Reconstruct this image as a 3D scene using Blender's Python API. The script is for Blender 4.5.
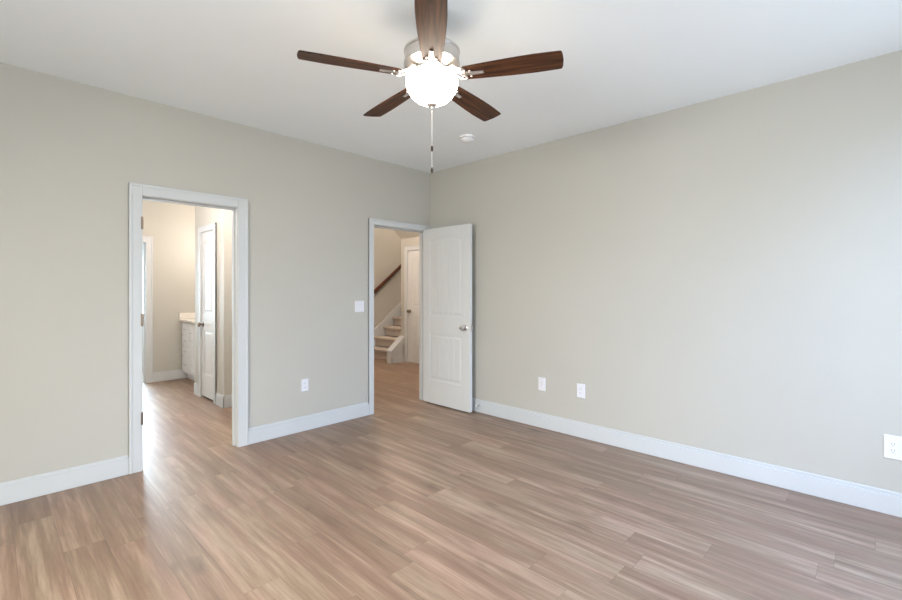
import bpy, bmesh, math, random
from mathutils import Vector, Matrix
random.seed(4)
PI = math.pi
for o in list(bpy.data.objects): bpy.data.objects.remove(o)
S = bpy.context.scene
COL = S.collection

# ------------------------------------------------------------ camera, world, light, exposure
cam_d = bpy.data.cameras.new('camera'); cam = bpy.data.objects.new('camera', cam_d); COL.objects.link(cam)
cam_d.sensor_width = 36; cam_d.lens = 447/902*36; cam_d.shift_y = -11/902; cam_d.clip_start = .05
cam.location = (-3.736, -3.939, 1.343); cam.rotation_euler = (PI/2, 0, math.radians(43.82-90))
S.camera = cam
W = bpy.data.worlds.new('world'); S.world = W; W.use_nodes = True
W.node_tree.nodes['Background'].inputs[0].default_value = (.74, .85, 1, 1)
W.node_tree.nodes['Background'].inputs[1].default_value = 4.2
S.view_settings.view_transform = 'Standard'; S.view_settings.look = 'None'
S.view_settings.gamma = 1; S.view_settings.exposure = 0.06; S.view_settings.use_curve_mapping = False

def area(name, loc, rot, sx, sy, power, color, spread=PI):
    d = bpy.data.lights.new(name, 'AREA'); d.shape = 'RECTANGLE'; d.size = sx; d.size_y = sy
    d.energy = power; d.color = color; d.spread = spread
    o = bpy.data.objects.new(name, d); COL.objects.link(o); o.location = loc; o.rotation_euler = rot
    return o
def point(name, loc, power, color, r=.06):
    d = bpy.data.lights.new(name, 'POINT'); d.energy = power; d.color = color; d.shadow_soft_size = r
    o = bpy.data.objects.new(name, d); COL.objects.link(o); o.location = loc
    return o
# daylight through the bedroom windows (two in the wall behind, one in the wall to the far left)
TILT = math.radians(38)      # the sky sends its light downwards
area('daylight_back_right', (-1.0, -5.35, 1.9), (PI/2-math.radians(54), 0, 0), 1.9, 1.9, 90, (.27, .50, 1), math.radians(110))
area('daylight_back_left', (-3.9, -5.45, 1.75), (PI/2-TILT, 0, 0), 1.9, 1.9, 40, (1, .93, .62), math.radians(150))
area('daylight_side', (-6.0, -2.6, 1.85), (PI/2-math.radians(50), 0, -PI/2), 1.9, 1.9, 235, (1, .965, .90), math.radians(150))
# daylight through the window beyond the bathroom
area('daylight_beyond_bath', (-2.35, 5.40, 1.32), (PI/2, 0, PI), 1.2, 1.23, 205, (.66, .86, 1))
# warm lamps of the bathroom and the hall, plus an added bathroom fill
point('vanity_lamp', (-1.36, 2.95, 2.02), 21, (1, .87, .80), .05)
point('bath_ceiling_lamp', (-2.85, 1.2, 2.45), 64, (1, .87, .83), .12)
point('bath_entry_fill', (-1.72, .50, 2.40), 26, (1, .87, .83), .12)  # unseen fill light added to brighten the near face of the closet
point('hall_ceiling_lamp', (.2, 1.6, 2.6), 72, (1, .81, .69), .12)
point('stair_lamp', (3.0, 3.0, 3.9), 62, (1, .81, .69), .12)

# ------------------------------------------------------------ materials
def base_mat(name, col, rough=.5, metal=0, spec=.5):
    m = bpy.data.materials.new(name); m.use_nodes = True
    b = m.node_tree.nodes['Principled BSDF']
    b.inputs['Base Color'].default_value = (*col, 1); b.inputs['Roughness'].default_value = rough
    b.inputs['Metallic'].default_value = metal; b.inputs['Specular IOR Level'].default_value = spec
    return m, m.node_tree, b
def N(nt, t, **k):
    n = nt.nodes.new(t)
    for a, v in k.items(): setattr(n, a, v)
    return n
def math_n(nt, op, a, b=None, c=None):
    n = N(nt, 'ShaderNodeMath', operation=op)
    for i, v in enumerate((a, b, c)):
        if v is None: continue
        if isinstance(v, (int, float)): n.inputs[i].default_value = v
        else: nt.links.new(v, n.inputs[i])
    return n.outputs[0]
def noisy(name, col, col2, scale, rough=.5, bump=0., bscale=None, detail=3, stretch=(1, 1, 1), metal=0, spec=.5, dist=.002):
    """procedural: two close tones mixed by noise, fine noise bump"""
    m, nt, b = base_mat(name, col, rough, metal, spec)
    tc = N(nt, 'ShaderNodeTexCoord'); mp = N(nt, 'ShaderNodeMapping'); mp.inputs['Scale'].default_value = stretch
    nt.links.new(tc.outputs['Object'], mp.inputs[0])
    n = N(nt, 'ShaderNodeTexNoise'); n.inputs['Scale'].default_value = scale; n.inputs['Detail'].default_value = detail
    nt.links.new(mp.outputs[0], n.inputs['Vector'])
    r = N(nt, 'ShaderNodeMix', data_type='RGBA'); r.inputs[6].default_value = (*col, 1); r.inputs[7].default_value = (*col2, 1)
    rr = N(nt, 'ShaderNodeMapRange'); rr.inputs[1].default_value = .35; rr.inputs[2].default_value = .65
    nt.links.new(n.outputs[0], rr.inputs[0]); nt.links.new(rr.outputs[0], r.inputs[0]); nt.links.new(r.outputs[2], b.inputs['Base Color'])
    if bump:
        n2 = N(nt, 'ShaderNodeTexNoise'); n2.inputs['Scale'].default_value = bscale or scale*4
        nt.links.new(mp.outputs[0], n2.inputs['Vector'])
        bp = N(nt, 'ShaderNodeBump'); bp.inputs['Strength'].default_value = bump; bp.inputs['Distance'].default_value = dist
        nt.links.new(n2.outputs[0], bp.inputs['Height']); nt.links.new(bp.outputs[0], b.inputs['Normal'])
    return m
M = {}
M['wall'] = noisy('greige_wall_paint', (.502, .488, .434), (.516, .502, .447), 1.2, .6, .05, 350, spec=.3)
M['ceil'] = noisy('ceiling_paint', (.875, .915, .92), (.89, .93, .935), 1.5, .8, .05, 250, spec=.2)
M['trim'] = noisy('white_trim_paint', (.585, .605, .605), (.605, .625, .625), 2, .5, .02, 120)
M['door'] = noisy('white_door_paint', (.66, .67, .655), (.68, .69, .675), 2, .55, .06, 90, stretch=(1, 1, .15))
M['plastic'] = noisy('white_plastic', (.76, .76, .79), (.78, .78, .81), 3, .3)
M['cabinet'] = noisy('white_cabinet_paint', (.84, .85, .86), (.86, .87, .88), 2, .45)
M['detector'] = noisy('detector_plastic', (.88, .88, .88), (.90, .90, .90), 3, .4)
M['dark'] = noisy('dark_slot', (.06, .06, .06), (.08, .08, .08), 30, .6)
M['greyp'] = noisy('grey_vent', (.30, .29, .28), (.34, .33, .32), 60, .6)
M['nickel'] = noisy('brushed_nickel', (.62, .59, .56), (.70, .67, .64), 4, .28, .04, 60, stretch=(1, 1, 14), metal=1)
M['bronze'] = noisy('aged_bronze', (.22, .17, .13), (.30, .23, .18), 12, .35, metal=1)
M['fob'] = noisy('dark_wood_fob', (.03, .02, .015), (.05, .03, .02), 40, .4)
M['rail'] = noisy('red_brown_wood', (.07, .018, .009), (.11, .032, .015), 9, .35, stretch=(.2, 6, 6))
M['counter'] = noisy('cream_stone', (.74, .69, .62), (.82, .78, .72), 30, .25)
M['carpet'] = noisy('beige_carpet', (.46, .39, .33), (.68, .60, .53), 55, .95, .8, 260, spec=.1, dist=.006)
M['cord'] = noisy('pale_chain', (.80, .76, .72), (.86, .83, .80), 60, .4)
M['glass'] = base_mat('window_glass', (.9, .95, 1), .02)[0]
b = M['glass'].node_tree.nodes['Principled BSDF']; b.inputs['Transmission Weight'].default_value = 1; b.inputs['IOR'].default_value = 1.05
# lit frosted bowl
m, nt, b = base_mat('lit_frosted_glass', (.95, .92, .88), .35)
tc = N(nt, 'ShaderNodeTexCoord'); nz = N(nt, 'ShaderNodeTexNoise'); nz.inputs['Scale'].default_value = 9
nt.links.new(tc.outputs['Object'], nz.inputs['Vector'])
nt.links.new(math_n(nt, 'MULTIPLY_ADD', nz.outputs[0], 2.0, 16.5), b.inputs['Emission Strength'])
b.inputs['Emission Color'].default_value = (1, .86, .70, 1)
M['bowl'] = m
# walnut blade
def walnut():
    m, nt, b = base_mat('walnut_blade', (.10, .045, .02), .5, 0, .25)
    tc = N(nt, 'ShaderNodeTexCoord'); mp = N(nt, 'ShaderNodeMapping'); mp.inputs['Scale'].default_value = (1.6, 26, 26)
    nt.links.new(tc.outputs['Object'], mp.inputs[0])
    n = N(nt, 'ShaderNodeTexNoise'); n.inputs['Scale'].default_value = 2.2; n.inputs['Detail'].default_value = 6; n.inputs['Distortion'].default_value = .4
    nt.links.new(mp.outputs[0], n.inputs['Vector'])
    cr = N(nt, 'ShaderNodeValToRGB'); e = cr.color_ramp.elements
    e[0].position = .35; e[0].color = (.022, .008, .003, 1); e[1].position = .68; e[1].color = (.13, .048, .018, 1)
    nt.links.new(n.outputs[0], cr.inputs[0]); nt.links.new(cr.outputs[0], b.inputs['Base Color'])
    return m
M['walnut'] = walnut()
# vinyl planks along Y, 0.18 wide, 1.22 long
def planks():
    m, nt, b = base_mat('oak_plank_floor', (.4, .3, .22), .36, 0, .75)
    PW, PL = .170, 1.22
    tc = N(nt, 'ShaderNodeTexCoord'); sp = N(nt, 'ShaderNodeSeparateXYZ'); nt.links.new(tc.outputs['Object'], sp.inputs[0])
    u = math_n(nt, 'DIVIDE', math_n(nt, 'ADD', sp.outputs[0], 40.01), PW)
    row = math_n(nt, 'FLOOR', u); fu = math_n(nt, 'FRACT', u)
    wn = N(nt, 'ShaderNodeTexWhiteNoise', noise_dimensions='1D'); nt.links.new(row, wn.inputs['W'])
    v = math_n(nt, 'ADD', math_n(nt, 'DIVIDE', math_n(nt, 'ADD', sp.outputs[1], 40), PL), wn.outputs[0])
    pid = math_n(nt, 'FLOOR', v); fv = math_n(nt, 'FRACT', v)
    cmb = N(nt, 'ShaderNodeCombineXYZ'); nt.links.new(row, cmb.inputs[0]); nt.links.new(pid, cmb.inputs[1])
    w2 = N(nt, 'ShaderNodeTexWhiteNoise', noise_dimensions='2D'); nt.links.new(cmb.outputs[0], w2.inputs['Vector'])
    # per-plank shifted coordinates
    off = N(nt, 'ShaderNodeVectorMath', operation='MULTIPLY'); nt.links.new(w2.outputs['Color'], off.inputs[0]); off.inputs[1].default_value = (7, 11, 5)
    add = N(nt, 'ShaderNodeVectorMath', operation='ADD'); nt.links.new(tc.outputs['Object'], add.inputs[0]); nt.links.new(off.outputs[0], add.inputs[1])
    def tex(scale, stretch, detail, dist=0., rough=.5):
        mp = N(nt, 'ShaderNodeMapping'); mp.inputs['Scale'].default_value = stretch; nt.links.new(add.outputs[0], mp.inputs[0])
        n = N(nt, 'ShaderNodeTexNoise'); n.inputs['Scale'].default_value = scale; n.inputs['Detail'].default_value = detail
        n.inputs['Distortion'].default_value = dist; n.inputs['Roughness'].default_value = rough
        nt.links.new(mp.outputs[0], n.inputs['Vector']); return n.outputs[0]
    broad = tex(1.0, (20, 1.15, 1), 4, .35, .6)         # soft bands
    fine = tex(1.0, (120, 4.5, 1), 5, .25, .7)      # grain
    knots = tex(1.0, (5.5, 2.6, 1), 2, 0)
    cr = N(nt, 'ShaderNodeValToRGB'); e = cr.color_ramp.elements
    e[0].position = .31; e[0].color = (.165, .097, .060, 1); e[1].position = .66; e[1].color = (.385, .268, .185, 1)
    k = cr.color_ramp.elements.new(.5); k.color = (.245, .158, .102, 1)
    t = math_n(nt, 'ADD', math_n(nt, 'MULTIPLY', broad, .66), math_n(nt, 'MULTIPLY', fine, .34))
    t = math_n(nt, 'ADD', t, math_n(nt, 'MULTIPLY', math_n(nt, 'SUBTRACT', w2.outputs['Value'], .5), .10))
    nt.links.new(t, cr.inputs[0])
    kn = N(nt, 'ShaderNodeMapRange'); kn.inputs[1].default_value = .66; kn.inputs[2].default_value = .80; kn.inputs[3].default_value = 1; kn.inputs[4].default_value = .6
    nt.links.new(knots, kn.inputs[0])
    # seams
    eu = math_n(nt, 'MULTIPLY', math_n(nt, 'MINIMUM', fu, math_n(nt, 'SUBTRACT', 1, fu)), PW)
    ev = math_n(nt, 'MULTIPLY', math_n(nt, 'MINIMUM', fv, math_n(nt, 'SUBTRACT', 1, fv)), PL)
    ed = math_n(nt, 'MINIMUM', eu, ev)
    sm = N(nt, 'ShaderNodeMapRange'); sm.inputs[1].default_value = .0006; sm.inputs[2].default_value = .0022; sm.inputs[3].default_value = .74; sm.inputs[4].default_value = 1
    nt.links.new(ed, sm.inputs[0])
    fac = math_n(nt, 'MULTIPLY', kn.outputs[0], sm.outputs[0])
    vm = N(nt, 'ShaderNodeVectorMath', operation='SCALE'); nt.links.new(cr.outputs[0], vm.inputs[0]); nt.links.new(fac, vm.inputs['Scale'])
    # hue drift per plank between greyer and redder
    hs = N(nt, 'ShaderNodeMix', data_type='RGBA', blend_type='MULTIPLY'); hs.inputs[0].default_value = 1
    tint = N(nt, 'ShaderNodeMix', data_type='RGBA'); tint.inputs[6].default_value = (.975, 1.005, .98, 1); tint.inputs[7].default_value = (1.035, .985, .99, 1)
    tn = tex(1.0, (7, 1.2, 1), 2, .5); tr = N(nt, 'ShaderNodeMapRange'); tr.inputs[1].default_value = .4; tr.inputs[2].default_value = .6; nt.links.new(tn, tr.inputs[0]); nt.links.new(tr.outputs[0], tint.inputs[0]); nt.links.new(vm.outputs[0], hs.inputs[6]); nt.links.new(tint.outputs[2], hs.inputs[7])
    nt.links.new(hs.outputs[2], b.inputs['Base Color'])
    rg = math_n(nt, 'ADD', .38, math_n(nt, 'MULTIPLY', fine, .10)); nt.links.new(rg, b.inputs['Roughness'])
    bp = N(nt, 'ShaderNodeBump'); bp.inputs['Strength'].default_value = .12; bp.inputs['Distance'].default_value = .001
    nt.links.new(math_n(nt, 'MULTIPLY', fine, sm.outputs[0]), bp.inputs['Height']); nt.links.new(bp.outputs[0], b.inputs['Normal'])
    return m
M['floor'] = planks()

# ------------------------------------------------------------ helpers
def box(bm, x0, x1, y0, y1, z0, z1):
    vs = [bm.verts.new((x, y, z)) for x in (x0, x1) for y in (y0, y1) for z in (z0, z1)]
    for f in ((0, 1, 3, 2), (4, 6, 7, 5), (0, 4, 5, 1), (2, 3, 7, 6), (0, 2, 6, 4), (1, 5, 7, 3)):
        bm.faces.new([vs[i] for i in f])
def prism(bm, pts, fn, a, b):
    """polygon pts (u, v) extruded from a to b through fn(u, v, w) -> xyz"""
    A = [bm.verts.new(fn(u, v, a)) for u, v in pts]; B = [bm.verts.new(fn(u, v, b)) for u, v in pts]
    bm.faces.new(A[::-1]); bm.faces.new(B); n = len(pts)
    for i in range(n): bm.faces.new((A[i], A[(i+1) % n], B[(i+1) % n], B[i]))
def frustum(bm, p0, p1, fn, a, b):
    A = [bm.verts.new(fn(u, v, a)) for u, v in p0]; B = [bm.verts.new(fn(u, v, b)) for u, v in p1]
    bm.faces.new(A[::-1]); bm.faces.new(B); n = len(p0)
    for i in range(n): bm.faces.new((A[i], A[(i+1) % n], B[(i+1) % n], B[i]))
def lathe(bm, prof, seg=48, c=(0, 0, 0), axis='Z', cap=True):
    rings = []
    for r, h in prof:
        ring = []
        for i in range(seg):
            a = 2*PI*i/seg; x, y = r*math.cos(a), r*math.sin(a)
            p = {'Z': (x, y, h), 'X': (h, x, y), 'Y': (y, h, x)}[axis]
            ring.append(bm.verts.new((p[0]+c[0], p[1]+c[1], p[2]+c[2])))
        rings.append(ring)
    for A, B in zip(rings, rings[1:]):
        for i in range(seg): bm.faces.new((A[i], A[(i+1) % seg], B[(i+1) % seg], B[i]))
    if cap:
        bm.faces.new(rings[0][::-1]); bm.faces.new(rings[-1])
def tube(bm, pts, r, seg=10):
    rings = []
    for i, p in enumerate(pts):
        p = Vector(p); d = (Vector(pts[min(i+1, len(pts)-1)])-Vector(pts[max(i-1, 0)])).normalized()
        a = d.cross(Vector((0, 0, 1)))
        if a.length < .01: a = d.cross(Vector((1, 0, 0)))
        a.normalize(); bb = d.cross(a)
        rings.append([bm.verts.new(p+a*r*math.cos(2*PI*k/seg)+bb*r*math.sin(2*PI*k/seg)) for k in range(seg)])
    for A, B in zip(rings, rings[1:]):
        for i in range(seg): bm.faces.new((A[i], A[(i+1) % seg], B[(i+1) % seg], B[i]))
    bm.faces.new(rings[0][::-1]); bm.faces.new(rings[-1])
def obj(name, bm, mat, parent=None, bevel=0, seg=2, smooth=None, **props):
    bmesh.ops.recalc_face_normals(bm, faces=bm.faces[:])
    me = bpy.data.meshes.new(name); bm.to_mesh(me); bm.free(); me.materials.append(mat)
    o = bpy.data.objects.new(name, me); COL.objects.link(o)
    if smooth is not None:
        me.shade_smooth(); me.set_sharp_from_angle(angle=math.radians(smooth))
    if bevel:
        md = o.modifiers.new('bevel', 'BEVEL'); md.width = bevel; md.segments = seg; md.limit_method = 'ANGLE'; md.angle_limit = math.radians(25)
    if parent: o.parent = parent
    for k, v in props.items(): o[k] = v
    return o
def B(): return bmesh.new()
def boxes(name, lst, mat, parent=None, bevel=0, **p):
    bm = B()
    for t in lst: box(bm, *t)
    return obj(name, bm, mat, parent, bevel, **p)
def struct(name, lst, mat, bevel=0): return boxes(name, lst, mat, None, bevel, kind='structure')
def thing(name, label, cat, loc=(0, 0, 0), rz=0, group=None):
    o = bpy.data.objects.new(name, None); COL.objects.link(o); o.location = loc; o.rotation_euler = (0, 0, rz)
    o.empty_display_size = .1
    o['label'] = label; o['category'] = cat
    if group: o['group'] = group
    return o

H = 2.75; T = .115
XL, YB = -5.3, -4.75
# ------------------------------------------------------------ room shell
struct('floor', [(XL-.2, 4.8, YB-.2, 5.6, -.1, 0)], M['floor'])
struct('ceiling', [(XL-.2, 0, YB-.2, 0, H, H+.1), (XL-.2, -1.0, 0, 5.6, H, H+.1), (-1.0, 1.07, 0, 3.5, H, H+.1)], M['ceil'])
# wall with the two doorways (plane Y=0)
D1 = (-2.951, -2.235, 2.05); D2 = (-.85, -.052, 2.055)
struct('wall_left', [(XL-T, D1[0], 0, T, 0, H), (D1[0], D1[1], 0, T, D1[2], H), (D1[1], D2[0], 0, T, 0, H),
                     (D2[0], D2[1], 0, T, D2[2], H), (D2[1], T, 0, T, 0, H)], M['wall'])
struct('wall_right', [(0, T, YB-T, 0, 0, H)], M['wall'])
def holed(axis, p0, p1, a0, a1, holes):
    """boxes of a wall between a0 and a1 with holes (h0, h1, z0, z1)"""
    out = []; cur = a0
    def add(u0, u1, z0, z1): out.append((u0, u1, p0, p1, z0, z1) if axis == 'x' else (p0, p1, u0, u1, z0, z1))
    for h0, h1, z0, z1 in holes:
        add(cur, h0, 0, H); add(h0, h1, 0, z0); add(h0, h1, z1, H); cur = h1
    add(cur, a1, 0, H); return out
struct('wall_back', holed('x', YB-T, YB, XL-T, 0, [(-4.75, -3.05, .65, 2.25), (-2.1, -.4, .65, 2.25)]), M['wall'])
struct('wall_side', holed('y', XL-T, XL, YB, 0, [(-3.45, -1.75, .65, 2.25)]), M['wall'])
# bathroom
FD = (-2.95, -2.150, 2.05)
struct('wall_bath_far', [(-3.9, FD[0], 3.62, 3.62+T, 0, H), (FD[0], FD[1], 3.62, 3.62+T, FD[2], H), (FD[1], -1.0, 3.62, 3.62+T, 0, H)], M['wall'])
struct('wall_bath_left', [(-3.9-T, -3.9, T, 5.4, 0, H)], M['wall'])
struct('wall_bath_right', [(-1.05, -1.0, T, 5.4, 0, H)], M['wall'])
CX, CY0, CY1 = -1.87, 1.40, 2.40          # linen closet block
struct('wall_closet', [(CX, CX+T, CY0, 1.690, 0, H), (CX, CX+T, 1.690, 2.172, 2.06, H), (CX, CX+T, 2.172, CY1, 0, H),
                       (CX+T, -1.05, CY0, CY0+T, 0, H), (CX+T, -1.05, CY1-T, CY1, 0, H)], M['wall'])
struct('wall_beyond', holed('x', 5.25, 5.25+T, -3.9, -1.05, [(-2.95, -1.75, .70, 1.93)]), M['wall'])
# hall and stairwell
struct('wall_hall_closet', [(1.63, 1.63+T, 2.322, 2.5, 0, H), (1.63, 1.63+T, 1.56, 2.322, 2.05, H), (1.63, 1.63+T, T, 1.56, 0, H),
                            (1.63+T, 4.5, 2.41, 2.5, 0, 4.1), (1.63+T, 2.4, .9, .95, 0, H)], M['wall'])
struct('wall_stair', [(-1.05, 4.6, 3.5, 3.6, 0, 4.1), (4.5, 4.6, 2.41, 3.5, 0, 4.1)], M['wall'])
struct('ceiling_stairwell', [(1.07, 4.6, 2.41, 3.6, 4.1, 4.2), (1.02, 1.07, 2.41, 3.5, H, 4.1), (1.07, 1.75, 2.41, 2.5, H, 4.1)], M['ceil'])
struct('wall_hall_end', [(T, 2.5, 0, T, 0, H)], M['wall'])
bm = B(); prism(bm, [(1.63, 2.275), (1.64, H+.05), (1.07, H+.05), (1.07, H)], lambda u, v, w: (u, w, v), T, 2.499)
obj('ceiling_soffit', bm, M['wall'], kind='structure')

# ------------------------------------------------------------ casings and jambs
def casing_x(n, x0, x1, top, w, y=0, s=-1, depth=T, legs=(1, 1)):
    """door trim around the opening x0..x1 in a wall at plane y, room side s"""
    L = []
    ya, yb = sorted((y, y+s*.016)); yc, yd = sorted((y, y+s*.021))
    if legs[0]: L += [(x0-w, x0, ya, yb, 0, top+w), (x0-w, x0-w+.02, yc, yd, 0, top+w)]
    if legs[1]: L += [(x1, x1+w, ya, yb, 0, top+w), (x1+w-.02, x1+w, yc, yd, 0, top+w)]
    L += [(x0, x1, ya, yb, top, top+w), (x0-w+.02, x1+w-.02, yc, yd, top+w-.02, top+w)]
    j0, j1 = sorted((y, y-s*depth))
    g = .005; t = .02
    L += [(x0-t+g, x0+g, j0, j1, 0, top), (x1-g, x1-g+t, j0, j1, 0, top), (x0, x1, j0, j1, top-g, top-g+t)]
    m = y-s*depth*.45; a, bb = sorted((m, m-s*.035))
    L += [(x0+g, x0+g+.011, a, bb, 0, top-g), (x1-g-.011, x1-g, a, bb, 0, top-g), (x0+g, x1-g, a, bb, top-g-.011, top-g)]
    return struct('trim_%d' % n, L, M['trim'], .003)
TR1 = casing_x(1, -2.934, -2.250, 2.035, .081)
casing_x(2, -.842, -.067, 2.038, .064)
casing_x(3, -2.93, -2.150, 2.012, .083, y=3.62, s=-1)
def casing_y(n, y0, y1, top, w, x):
    L = [(x-.016, x, y0-w, y0, 0, top+w), (x-.016, x, y1, y1+w, 0, top+w), (x-.016, x, y0, y1, top, top+w),
         (x-.021, x, y0-w, y0-w+.02, 0, top+w), (x-.021, x, y1+w-.02, y1+w, 0, top+w), (x-.021, x, y0-w, y1+w, top+w-.02, top+w)]
    L += [(x, x+.09, y0-.012, y0+.004, 0, top), (x, x+.09, y1-.004, y1+.012, 0, top), (x, x+.09, y0, y1, top-.004, top+.01),
          (x+.045, x+.06, y0, y1, top-.03, top), (x+.045, x+.06, y0, y0+.016, 0, top), (x+.045, x+.06, y1-.016, y1, 0, top)]
    return struct('trim_%d' % n, L, M['trim'], .003)
casing_y(4, 1.702, 2.160, 2.045, .07, CX)
casing_y(5, 1.572, 2.310, 2.045, .075, 1.63)

# ------------------------------------------------------------ baseboards
BH = .14
def base_x(x0, x1, y, s):
    a, bb = sorted((y, y+s*.014)); c, d = sorted((y, y+s*.008))
    return [(x0, x1, a, bb, 0, BH-.022), (x0, x1, c, d, BH-.022, BH)]
def base_y(y0, y1, x, s):
    a, bb = sorted((x, x+s*.014)); c, d = sorted((x, x+s*.008))
    return [(a, bb, y0, y1, 0, BH-.022), (c, d, y0, y1, BH-.022, BH)]
struct('baseboard_left', base_x(XL, -3.015, 0, -1)+base_x(-2.172, -.898, 0, -1), M['trim'], .003)
struct('baseboard_right', base_y(YB, -.022, 0, -1), M['trim'], .003)
struct('baseboard_back', base_x(XL, -.015, YB, 1), M['trim'], .003)
struct('baseboard_side', base_y(YB, -.015, XL, 1), M['trim'], .003)
struct('baseboard_bath', base_x(-2.067, -1.632, 3.62, -1)+base_x(CX-.014, -1.06, CY0, -1)+base_y(CY0-.014, 1.632, CX, -1)
       + base_y(2.230, CY1, CX, -1)+base_x(CX-.014, -1.7, CY1, 1)+base_y(T, 3.6, -3.9, 1)+base_y(T, CY0, -1.05, -1), M['trim'], .003)
struct('baseboard_hall', base_y(T, 1.497, 1.63, -1)+base_y(2.385, 2.39, 1.63, -1)+base_x(-1.0, 1.32, 3.5, -1), M['trim'], .003)

# ------------------------------------------------------------ doors
def arch(x0, x1, z, rise, n=10):
    return [(x0+(x1-x0)*i/n, z+rise*(1-(2*i/n-1)**2)) for i in range(n+1)]
def door_leaf(name, w, h, thick=.035, grooves=4, stile=.112):
    """leaf along +X from the hinge at the origin, thickness along Y centred on 0"""
    bm = B(); t = thick/2; c = t-.006
    box(bm, .004, w-.004, -c, c, .004, h-.004)
    z1, z2, z3, z4 = .275, .815, 1.02, h-.150
    for s in (-1, 1):
        fn = lambda u, v, k, s=s: (u, s*k, v)
        a, b = c-.001, t
        prism(bm, [(0, 0), (stile, 0), (stile, h), (0, h)], fn, a, b)
        prism(bm, [(w-stile, 0), (w, 0), (w, h), (w-stile, h)], fn, a, b)
        prism(bm, [(stile, 0), (w-stile, 0), (w-stile, z1), (stile, z1)], fn, a, b)
        prism(bm, [(stile, z2), (w-stile, z2), (w-stile, z3), (stile, z3)], fn, a, b)
        prism(bm, [(stile, h), (stile, z4)]+arch(stile, w-stile, z4, .045)[1:-1]+[(w-stile, z4), (w-stile, h)], fn, a, b)
        for (za, zb, rise) in ((z1, z2, 0), (z3, z4, .045)):
            i = .022; j = .042; x0, x1 = stile, w-stile
            # panel split into boards by narrow grooves
            nb = grooves+1; step = (x1-x0-2*j)/nb
            for q in range(nb):
                u0, u1 = x0+j+q*step, x0+j+(q+1)*step
                g = .0025
                ua = u0 if q == 0 else u0+g; ub = u1 if q == nb-1 else u1-g
                ea = x0+i if q == 0 else ua-.0005; eb = x1-i if q == nb-1 else ub+.0005
                topf = lambda u: (zb+rise*(1-((2*(u-x0)/(x1-x0))-1)**2))
                m = 4
                P1 = [(ub, za+j), (ua, za+j)][::-1]+[(ub+(ua-ub)*r/m, topf(ub+(ua-ub)*r/m)-j) for r in range(m+1)]
                P0 = [(eb, za+i), (ea, za+i)][::-1]+[(eb+(ea-eb)*r/m, topf(eb+(ea-eb)*r/m)-i) for r in range(m+1)]
                frustum(bm, P0, P1, fn, a, t-.0015)
    return obj(name, bm, M['door'], None, .0025, kind='structure')
def knob(parent, x, z, t, mat, both=True, label=None):
    bm = B()
    for s in ((-1, 1) if both else (-1,)):
        prof = [(.001, .0), (.032, .0), (.033, .004), (.026, .009), (.012, .011), (.0105, .028), (.018, .034), (.027, .042), (.029, .052), (.024, .062), (.012, .067), (.001, .068)]
        lathe(bm, [(r, s*(t+h)) for r, h in prof], 24, (x, 0, z), 'Y')
    o = obj('doorknob', bm, mat, parent, smooth=40)
    if label: o['label'] = label
    return o
def hinges(parent, t, mat, x=-.004, zs=(.27, 1.03, 1.82), s=1):
    for z in zs:
        bm = B(); lathe(bm, [(.006, z-.045), (.006, z+.045)], 12, (x, s*(t+.004), 0))
        box(bm, x, x+.004, -t, t, z-.045, z+.045)
        obj('hinge', bm, mat, parent, smooth=40)
# open bedroom door: hinge on the right jamb, swung in about 88 degrees
d = door_leaf('door_1', .745, 2.035); d.location = (-.108, -.018, .012); d.rotation_euler = (0, 0, math.radians(-90-.4))
knob(d, .745-.07, .91, .0175, M['nickel'], label='satin nickel doorknob')
boxes('latch_plate', [(.7445, .7465, -.0125, .0125, .885, .94), (.7465, .753, -.006, .006, .903, .922)], M['nickel'], d)
hinges(d, .0175, M['nickel'], s=1)
# linen closet door in the bathroom
d = door_leaf('door_2', .450, 2.012, grooves=2, stile=.085); d.location = (CX+.018, 1.706, .026); d.rotation_euler = (0, 0, PI/2)
d.scale = (1, 1, 1)
bm = B(); prof = [(.001, 0), (.032, 0), (.033, .004), (.012, .011), (.0105, .028), (.027, .042), (.029, .052), (.024, .062), (.001, .068)]
lathe(bm, [(r, .0175+h) for r, h in prof], 24, (.395, 0, .88), 'Y'); obj('doorknob', bm, M['bronze'], d, smooth=40)
hinges(d, .0175, M['bronze'], s=1, zs=(.30, 1.10, 1.80))
# hall closet door
d = door_leaf('door_3', .728, 2.02, grooves=4); d.location = (1.65, 1.577, .012); d.rotation_euler = (0, 0, PI/2)
bm = B(); lathe(bm, [(r, .0175+h) for r, h in prof], 24, (.672, 0, .925), 'Y'); obj('doorknob', bm, M['bronze'], d, smooth=40)
# hinge leaves left on the bathroom doorway jamb
for z in (.39, 1.115, 1.83):
    bm = B(); lathe(bm, [(.0075, z-.046), (.0075, z+.046)], 12, (-2.936, -.020, 0)); box(bm, -2.936, -2.9275, -.018, .010, z-.045, z+.045)
    obj('hinge', bm, M['bronze'], TR1, smooth=40)

# ------------------------------------------------------------ windows behind the camera and beyond the bathroom
def window(n, loc, rz, w, h, z0):
    """window centred on loc, frame in local XZ"""
    r = boxes('window_%d' % n, [(-w/2, -w/2+.05, -.05, .05, 0, h), (w/2-.05, w/2, -.05, .05, 0, h), (-w/2+.05, w/2-.05, -.05, .05, 0, .05), (-w/2+.05, w/2-.05, -.05, .05, h-.05, h), (-w/2+.05, w/2-.05, -.03, .03, h/2-.02, h/2+.02)], M['trim'], None, .003, kind='structure')
    r.location = (loc[0], loc[1], z0); r.rotation_euler = (0, 0, rz)
    return r
window(1, (-1.25, YB-T/2, 0), 0, 1.7, 1.6, .65)
window(2, (-3.9, YB-T/2, 0), 0, 1.7, 1.6, .65)
window(3, (XL-T/2, -2.6, 0), PI/2, 1.7, 1.6, .65)
window(4, (-2.35, 5.25+T/2, 0), 0, 1.2, 1.23, .70)

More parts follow.
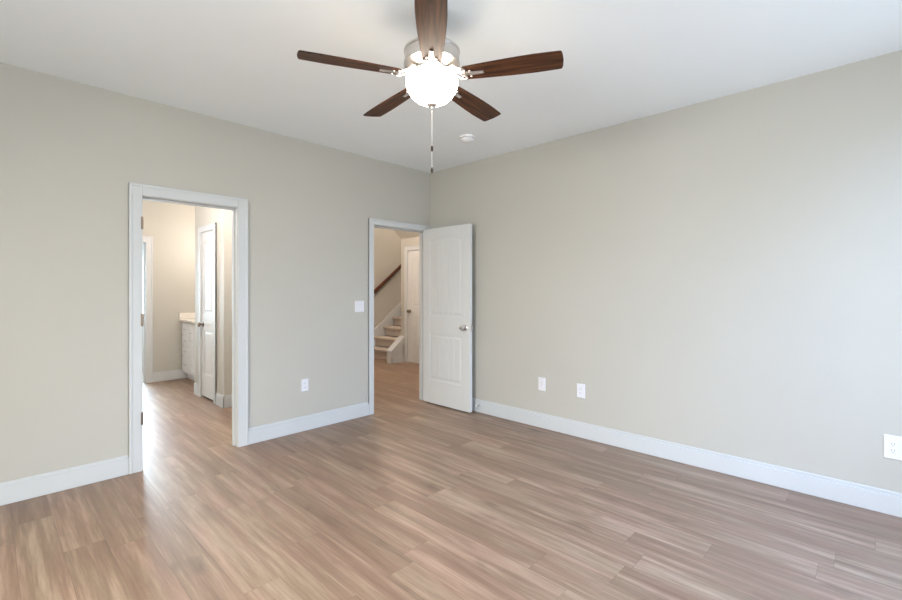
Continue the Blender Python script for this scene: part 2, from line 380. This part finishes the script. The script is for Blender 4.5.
# ------------------------------------------------------------ ceiling fan
FX, FY = -2.179, -2.312
fan = thing('ceiling_fan', 'five blade ceiling fan with walnut blades, nickel motor and lit frosted bowl', 'ceiling fan', (FX, FY, H))
def fz(z): return z-H
bm = B(); lathe(bm, [(.001, 0), (.072, 0), (.074, -.012), (.066, -.05), (.045, -.075), (.022, -.085), (.018, -.09), (.018, fz(2.56)), (.03, fz(2.555)), (.03, fz(2.546))], 40)
obj('canopy', bm, M['nickel'], fan, smooth=35)
bm = B(); lathe(bm, [(.001, fz(2.548)), (.06, fz(2.548)), (.136, fz(2.542)), (.141, fz(2.537)), (.141, fz(2.529)), (.137, fz(2.524)), (.137, fz(2.482)), (.141, fz(2.476)), (.140, fz(2.468)), (.112, fz(2.458)), (.085, fz(2.452)), (.082, fz(2.436)), (.001, fz(2.436))], 56)
obj('motor_housing', bm, M['nickel'], fan, smooth=35)
bm = B(); lathe(bm, [(.001, fz(2.437)), (.050, fz(2.437)), (.052, fz(2.430)), (.044, fz(2.412)), (.030, fz(2.396)), (.012, fz(2.390)), (.001, fz(2.390))], 48)
obj('light_fitter', bm, M['nickel'], fan, smooth=35)
bm = B()
prof = [(.122, 2.410), (.129, 2.398), (.131, 2.382), (.129, 2.361), (.120, 2.337), (.104, 2.313), (.083, 2.294), (.056, 2.280), (.028, 2.273), (.002, 2.271)]
lathe(bm, [(r, fz(z)) for r, z in prof], 56, cap=False)
obj('glass_bowl', bm, M['bowl'], fan, smooth=60)
bm = B(); lathe(bm, [(.001, fz(2.274)), (.026, fz(2.273)), (.024, fz(2.265)), (.011, fz(2.257)), (.009, fz(2.248)), (.005, fz(2.243)), (.001, fz(2.242))], 24)
obj('finial', bm, M['nickel'], fan, smooth=40)
a0 = math.radians(43.82+180+2.1)
# blade mesh along +X (local z=0 its mid plane)
RI, RT = .168, .640
def blade_half(r):
    t = (r-RI)/(RT-RI)
    return .047+.0175*math.sin(min(t*1.25, 1)*PI/2)-.004*max(0, t-.75)/.25
bmB = B(); up, lo = [], []
n = 16
pts = []
for i in range(n+1):
    r = RI+(RT-RI-.012)*i/n; pts.append((r, blade_half(r)))
tip = [(RT-.005, .058), (RT, .04), (RT+.003, 0), (RT, -.04), (RT-.005, -.058)]
outline = [(RI-.012, .03)]+pts+tip+[(r, -w) for r, w in pts[::-1]]+[(RI-.012, -.03)]
prism(bmB, outline, lambda u, v, w: (u, v, w), -.003, .003)
def iron():
    bm = B()
    # curved tapering arm from hub to blade and a pointed foot under the blade
    path = [(.078, .033, .020), (.105, .030, .016), (.135, .014, .014), (.165, -.001, .013), (.2, -.0055, .012), (.265, -.0065, .009)]
    rings = []
    for x, z, hw in path: rings.append([bm.verts.new((x, y, z+dz)) for y, dz in ((-hw, -.003), (hw, -.003), (hw, .003), (-hw, .003))])
    for A, C in zip(rings, rings[1:]):
        for i in range(4): bm.faces.new((A[i], A[(i+1) % 4], C[(i+1) % 4], C[i]))
    bm.faces.new(rings[0][::-1]); bm.faces.new(rings[-1])
    # scrolls on both sides
    for s in (-1, 1):
        P = [(.10, s*.018, .028), (.115, s*.034, .020), (.138, s*.044, .006), (.162, s*.044, -.004), (.178, s*.032, -.006), (.172, s*.020, -.005), (.158, s*.018, -.001)]
        tube(bm, P, .0045, 8)
    return bm
for k in range(5):
    ang = a0+k*2*PI/5
    # tilt about the blade axis
    bl_me = None
    if k == 0:
        bl = obj('blade', bmB, M['walnut'], fan, .0015); bl0 = bl
        ir = obj('blade_arm', iron(), M['nickel'], fan, .001, smooth=40); ir0 = ir
        sc0 = []
        for x, y in ((.252, 0), (.2, .022), (.2, -.022)):
            bm = B(); lathe(bm, [(.001, -.0105), (.004, -.0105), (.0055, -.008), (.0055, -.006)], 12, (x, y, 0))
            sc0.append(obj('screw', bm, M['nickel'], ir, smooth=40))
    else:
        bl = bl0.copy(); ir = ir0.copy()
        for o in (bl, ir): COL.objects.link(o); o.parent = fan
        for q in sc0:
            sc = q.copy(); COL.objects.link(sc); sc.parent = ir
    for o in (bl, ir):
        o.location = (0, 0, fz(2.408)); o.rotation_mode = 'XYZ'
        o.rotation_euler = (math.radians(-10.5 if o is bl else -7), 0, ang)
for dx, zt, zf in ((-.005, 2.245, 2.062), (.004, 2.245, 1.956)):
    # chain hangs from the switch cap
    bm = B(); L = zt-zf; nb = int(L/.006)
    tube(bm, [(dx*.69, dx*.72, fz(zt+.002)), (dx*.69, dx*.72, fz(zf))], .0011, 6)
    ch = obj('pull_chain', bm, M['cord'], fan)
    bm = B(); lathe(bm, [(.001, 0), (.0035, 0), (.0065, -.010), (.0068, -.018), (.005, -.027), (.001, -.029)], 16, (dx*.69, dx*.72, fz(zf)))
    obj('pull_fob', bm, M['fob'], ch, smooth=40)

# ------------------------------------------------------------ smoke detector
sd = thing('smoke_detector', 'round white smoke detector on the ceiling beyond the fan', 'smoke detector', (-.655, -1.185, H))
bm = B(); lathe(bm, [(.001, 0), (.068, 0), (.070, -.006), (.070, -.014), (.066, -.016)], 40); obj('base_ring', bm, M['detector'], sd, smooth=35)
bm = B(); lathe(bm, [(.001, -.016), (.060, -.016), (.060, -.024), (.064, -.025), (.062, -.034), (.050, -.043), (.028, -.047), (.001, -.048)], 40); obj('cover', bm, M['detector'], sd, smooth=35)
bm = B()
for i in range(28):
    a = 2*PI*i/28
    p = Vector((math.cos(a)*.0605, math.sin(a)*.0605, -.020)); q = len(bm.verts)
    box(bm, p.x-.003, p.x+.003, p.y-.003, p.y+.003, -.0235, -.0165)
obj('vent', bm, M['greyp'], sd)

# ------------------------------------------------------------ plates on the walls
def duplex(parent, f):
    """two receptacle faces; f(u, v, w): across, up, out"""
    for zc in (-.0195, .0195):
        bm = B(); pts = []
        for i in range(20):
            a = 2*PI*i/20; pts.append((max(-.0145, min(.0145, .0172*math.cos(a))), zc+.0145*math.sin(a)))
        prism(bm, pts, f, .0055, .0078)
        r = obj('receptacle', bm, M['plastic'], parent)
        bm = B()
        for u in (-.0065, .0065): prism(bm, [(u-.001, zc-.001), (u+.001, zc-.001), (u+.001, zc+.008), (u-.001, zc+.008)], f, .0078, .0082)
        prism(bm, [(-.002, zc-.010), (.002, zc-.010), (.002, zc-.006), (-.002, zc-.006)], f, .0078, .0082)
        obj('slot', bm, M['dark'], r)
def plate(name, label, cat, loc, rz, w, h, kind):
    t = thing(name, label, cat, loc, rz, 'outlets around the bedroom' if kind == 'duplex' else None)
    f = lambda u, v, k: (u, -k, v)
    bm = B(); e = .004
    frustum(bm, [(-w/2, -h/2), (w/2, -h/2), (w/2, h/2), (-w/2, h/2)], [(-w/2+e, -h/2+e), (w/2-e, -h/2+e), (w/2-e, h/2-e), (-w/2+e, h/2-e)], f, 0.0, .006)
    obj('cover_plate', bm, M['plastic'], t, .001)
    if kind == 'duplex': duplex(t, f)
    if kind == 'double':
        duplex(t, lambda u, v, k: (u-.023, -k, v)); duplex(t, lambda u, v, k: (u+.023, -k, v))
    if kind == 'rockers':
        for c in (-.023, .023):
            bm = B(); prism(bm, [(c-.0165, -.033), (c+.0165, -.033), (c+.0165, .033), (c-.0165, .033)], f, .005, .0072)
            prism(bm, [(-.028, .0072), (.0, .0085), (.028, .0125), (.028, .006), (-.028, .006)], lambda u, v, k, c=c: (c+k, -v, u), -.0145, .0145)
            obj('rocker', bm, M['plastic'], t)
    if kind == 'blank':
        bm = B(); prism(bm, [(-.0165, -.033), (.0165, -.033), (.0165, .033), (-.0165, .033)], f, .005, .0078); r = obj('insert', bm, M['plastic'], t)
        bm = B(); lathe(bm, [(.0045, -.0078), (.0045, -.013), (.002, -.013)], 12, (0, 0, .013), 'Y'); lathe(bm, [(.0045, -.0078), (.0045, -.011), (.002, -.011)], 12, (0, 0, -.013), 'Y')
        obj('jack', bm, M['nickel'], r)
    return t
R = PI/2*-1
plate('light_switch', 'white two rocker light switch on the wall left of the open door', 'light switch', (-1.018, 0, 1.160), 0, .116, .117, 'rockers')
plate('wall_outlet', 'white outlet low on the wall between the two doorways', 'outlet', (-1.635, 0, .430), 0, .074, .118, 'duplex')
plate('cable_outlet', 'white low wall plate beside the open door, left of the pair on the right wall', 'outlet', (0, -1.575, .422), R, .082, .130, 'blank')
plate('wall_outlet', 'white outlet low on the right wall, right of the pair near the open door', 'outlet', (0, -1.985, .420), R, .082, .130, 'duplex')
plate('wall_outlet', 'wide white double outlet at the far right end of the right wall', 'outlet', (0, -4.018, .402), R, .130, .142, 'double')['group'] = 'outlets around the bedroom'

# door stop on the baseboard
ds = thing('door_stop', 'small spring door stop on the baseboard right of the open door', 'door stop', (-.014, -.79, .075))
bm = B(); lathe(bm, [(.001, 0), (.011, 0), (.011, -.004), (.006, -.006)], 16, axis='X'); obj('mount', bm, M['nickel'], ds, smooth=40)
bm = B(); tube(bm, [(-.004-.045*i/120, .0048*math.cos(i*PI/5), .0048*math.sin(i*PI/5)) for i in range(121)], .0011, 6); obj('spring', bm, M['nickel'], ds, smooth=60)
bm = B(); lathe(bm, [(.001, -.047), (.008, -.047), (.008, -.058), (.001, -.060)], 16, axis='X'); obj('rubber_tip', bm, M['plastic'], ds, smooth=40)

# ------------------------------------------------------------ vanity in the bathroom
VY0, VY1, VX0, VX1 = 2.42, 3.60, -1.70, -1.055
v = thing('vanity_cabinet', 'white bathroom vanity cabinet with drawers against the far bathroom wall', 'cabinet', (0, 0, 0))
boxes('body', [(VX0+.02, VX1, VY0, VY1, .10, .86), (VX0+.075, VX1, VY0, VY1, 0, .10)], M['cabinet'], v, .002)
zz = [(.125, .345), (.355, .50), (.51, .655), (.665, .84)]
for z0, z1 in zz:
    bm = B(); box(bm, VX0, VX0+.02, 3.21, 3.585, z0, z1); dr = obj('drawer', bm, M['cabinet'], v, .003)
    bm = B(); zc = (z0+z1)/2
    tube(bm, [(VX0+.002, 3.35, zc), (VX0-.024, 3.35, zc), (VX0-.026, 3.36, zc), (VX0-.026, 3.435, zc), (VX0-.024, 3.445, zc), (VX0+.002, 3.445, zc)], .004, 8)
    obj('handle', bm, M['nickel'], dr, smooth=60)
for y0, y1, hy in ((2.815, 3.20, 3.15), (2.43, 2.805, 2.48)):
    bm = B(); f = .055
    for t in ((VX0, VX0+.02, y0, y0+f, .125, .84), (VX0, VX0+.02, y1-f, y1, .125, .84), (VX0, VX0+.02, y0+f, y1-f, .125, .125+f), (VX0, VX0+.02, y0+f, y1-f, .84-f, .84), (VX0+.009, VX0+.019, y0+f, y1-f, .125+f, .84-f)): box(bm, *t)
    dr = obj('cabinet_door', bm, M['cabinet'], v, .002)
    bm = B(); tube(bm, [(VX0+.002, hy, .60), (VX0-.024, hy, .60), (VX0-.026, hy, .61), (VX0-.026, hy, .70), (VX0-.024, hy, .71), (VX0+.002, hy, .71)], .004, 8)
    obj('handle', bm, M['nickel'], dr, smooth=60)
ct = thing('countertop', 'cream stone countertop with splash lying on the white vanity', 'countertop', (0, 0, 0))
boxes('slab', [(VX0-.03, -1.055, 2.405, 3.615, .861, .893)], M['counter'], ct, .004)
boxes('side_splash', [(VX0-.03, -1.055, 3.597, 3.617, .893, .985)], M['counter'], ct, .003)
boxes('back_splash', [(-1.075, -1.055, 2.405, 3.597, .893, .985)], M['counter'], ct, .003)

# ------------------------------------------------------------ staircase
st = thing('staircase', 'carpeted staircase with white skirt boards rising beyond the open door', 'staircase', (1.5, 3.0, 0))
RUN, RISE, X1 = .235, .19, 1.485
for i in range(10):
    x = X1+i*RUN; z = (i+1)*RISE
    bm = B()
    box(bm, x-1.5, x+RUN+.02-1.5, 2.545-3, 3.478-3, z-.045, z)
    box(bm, x+.05-1.5, x+RUN+.05-1.5, 2.545-3, 3.478-3, z-RISE, z-.043)
    obj('step', bm, M['carpet'], st, .012, 3)
sl = RISE/RUN*.97
def sloped(x0, x1, z0, y0, y1, drop=.32):
    pts = [(x0, 0), (x0, z0), (x1, z0+(x1-x0)*sl), (x1, max(0, z0+(x1-x0)*sl-drop-.6)), (x0+.5, 0)]
    bm = B(); prism(bm, [(a-1.5, c) for a, c in pts], lambda u, v, w: (u, w-3, v), y0, y1); return bm
obj('skirt_board', sloped(1.50, 3.9, .325, 3.480, 3.499), M['trim'], st, .003)
# end of the open side: short sloped stringer block with cap and base trim
bm = B(); prism(bm, [(a-1.5, c) for a, c in ((1.335, 0), (1.335, .20), (1.628, .20+.293*.81), (1.628, 0))], lambda u, v, w: (u, w-3, v), 2.405, 2.535)
sb = obj('stringer', bm, M['trim'], st, .003)
bm = B()
prism(bm, [(a-1.5, c) for a, c in ((1.315, .195), (1.315, .222), (1.628, .222+.313*.81), (1.628, .195+.313*.81))], lambda u, v, w: (u, w-3, v), 2.390, 2.540)
box(bm, 1.321-1.5, 1.628-1.5, 2.391-3, 2.405-3, 0, .115)
box(bm, 1.321-1.5, 1.335-1.5, 2.391-3, 2.535-3, 0, .20)
prism(bm, [(a-1.5, c) for a, c in ((1.335, .10), (1.335, .21), (1.628, .21+.293*.81), (1.628, .10+.293*.81))], lambda u, v, w: (u, w-3, v), 2.393, 2.405)
obj('stringer_trim', bm, M['trim'], sb, .003)
hr = thing('handrail', 'dark red brown wooden handrail on the stair wall', 'handrail', (1.4, 3.44, 0))
sh = .787
bm = B(); P = [(x-1.4, 0, 1.02+(x-1.4)*sh) for x in (1.4, 2.2, 3.0, 3.8)]
prism(bm, [(-.022, -.032), (.022, -.032), (.030, .0), (.026, .026), (0, .036), (-.026, .026), (-.030, 0)], lambda u, v, w: (w, u, 1.04+w*sh+v*1.15), 0, 2.4)
obj('rail', bm, M['rail'], hr, .003)
for x in (1.4, 2.2):
    z = 1.02+x*sh
    bm = B(); tube(bm, [(x, .058, z-.07), (x, .02, z-.07), (x, 0, z-.055), (x, 0, z-.028)], .007, 8); lathe(bm, [(.001, .052), (.028, .052), (.028, .058), (.001, .059)], 16, (x, 0, z-.07), 'Y')
    obj('bracket', bm, M['bronze'], hr, smooth=40)
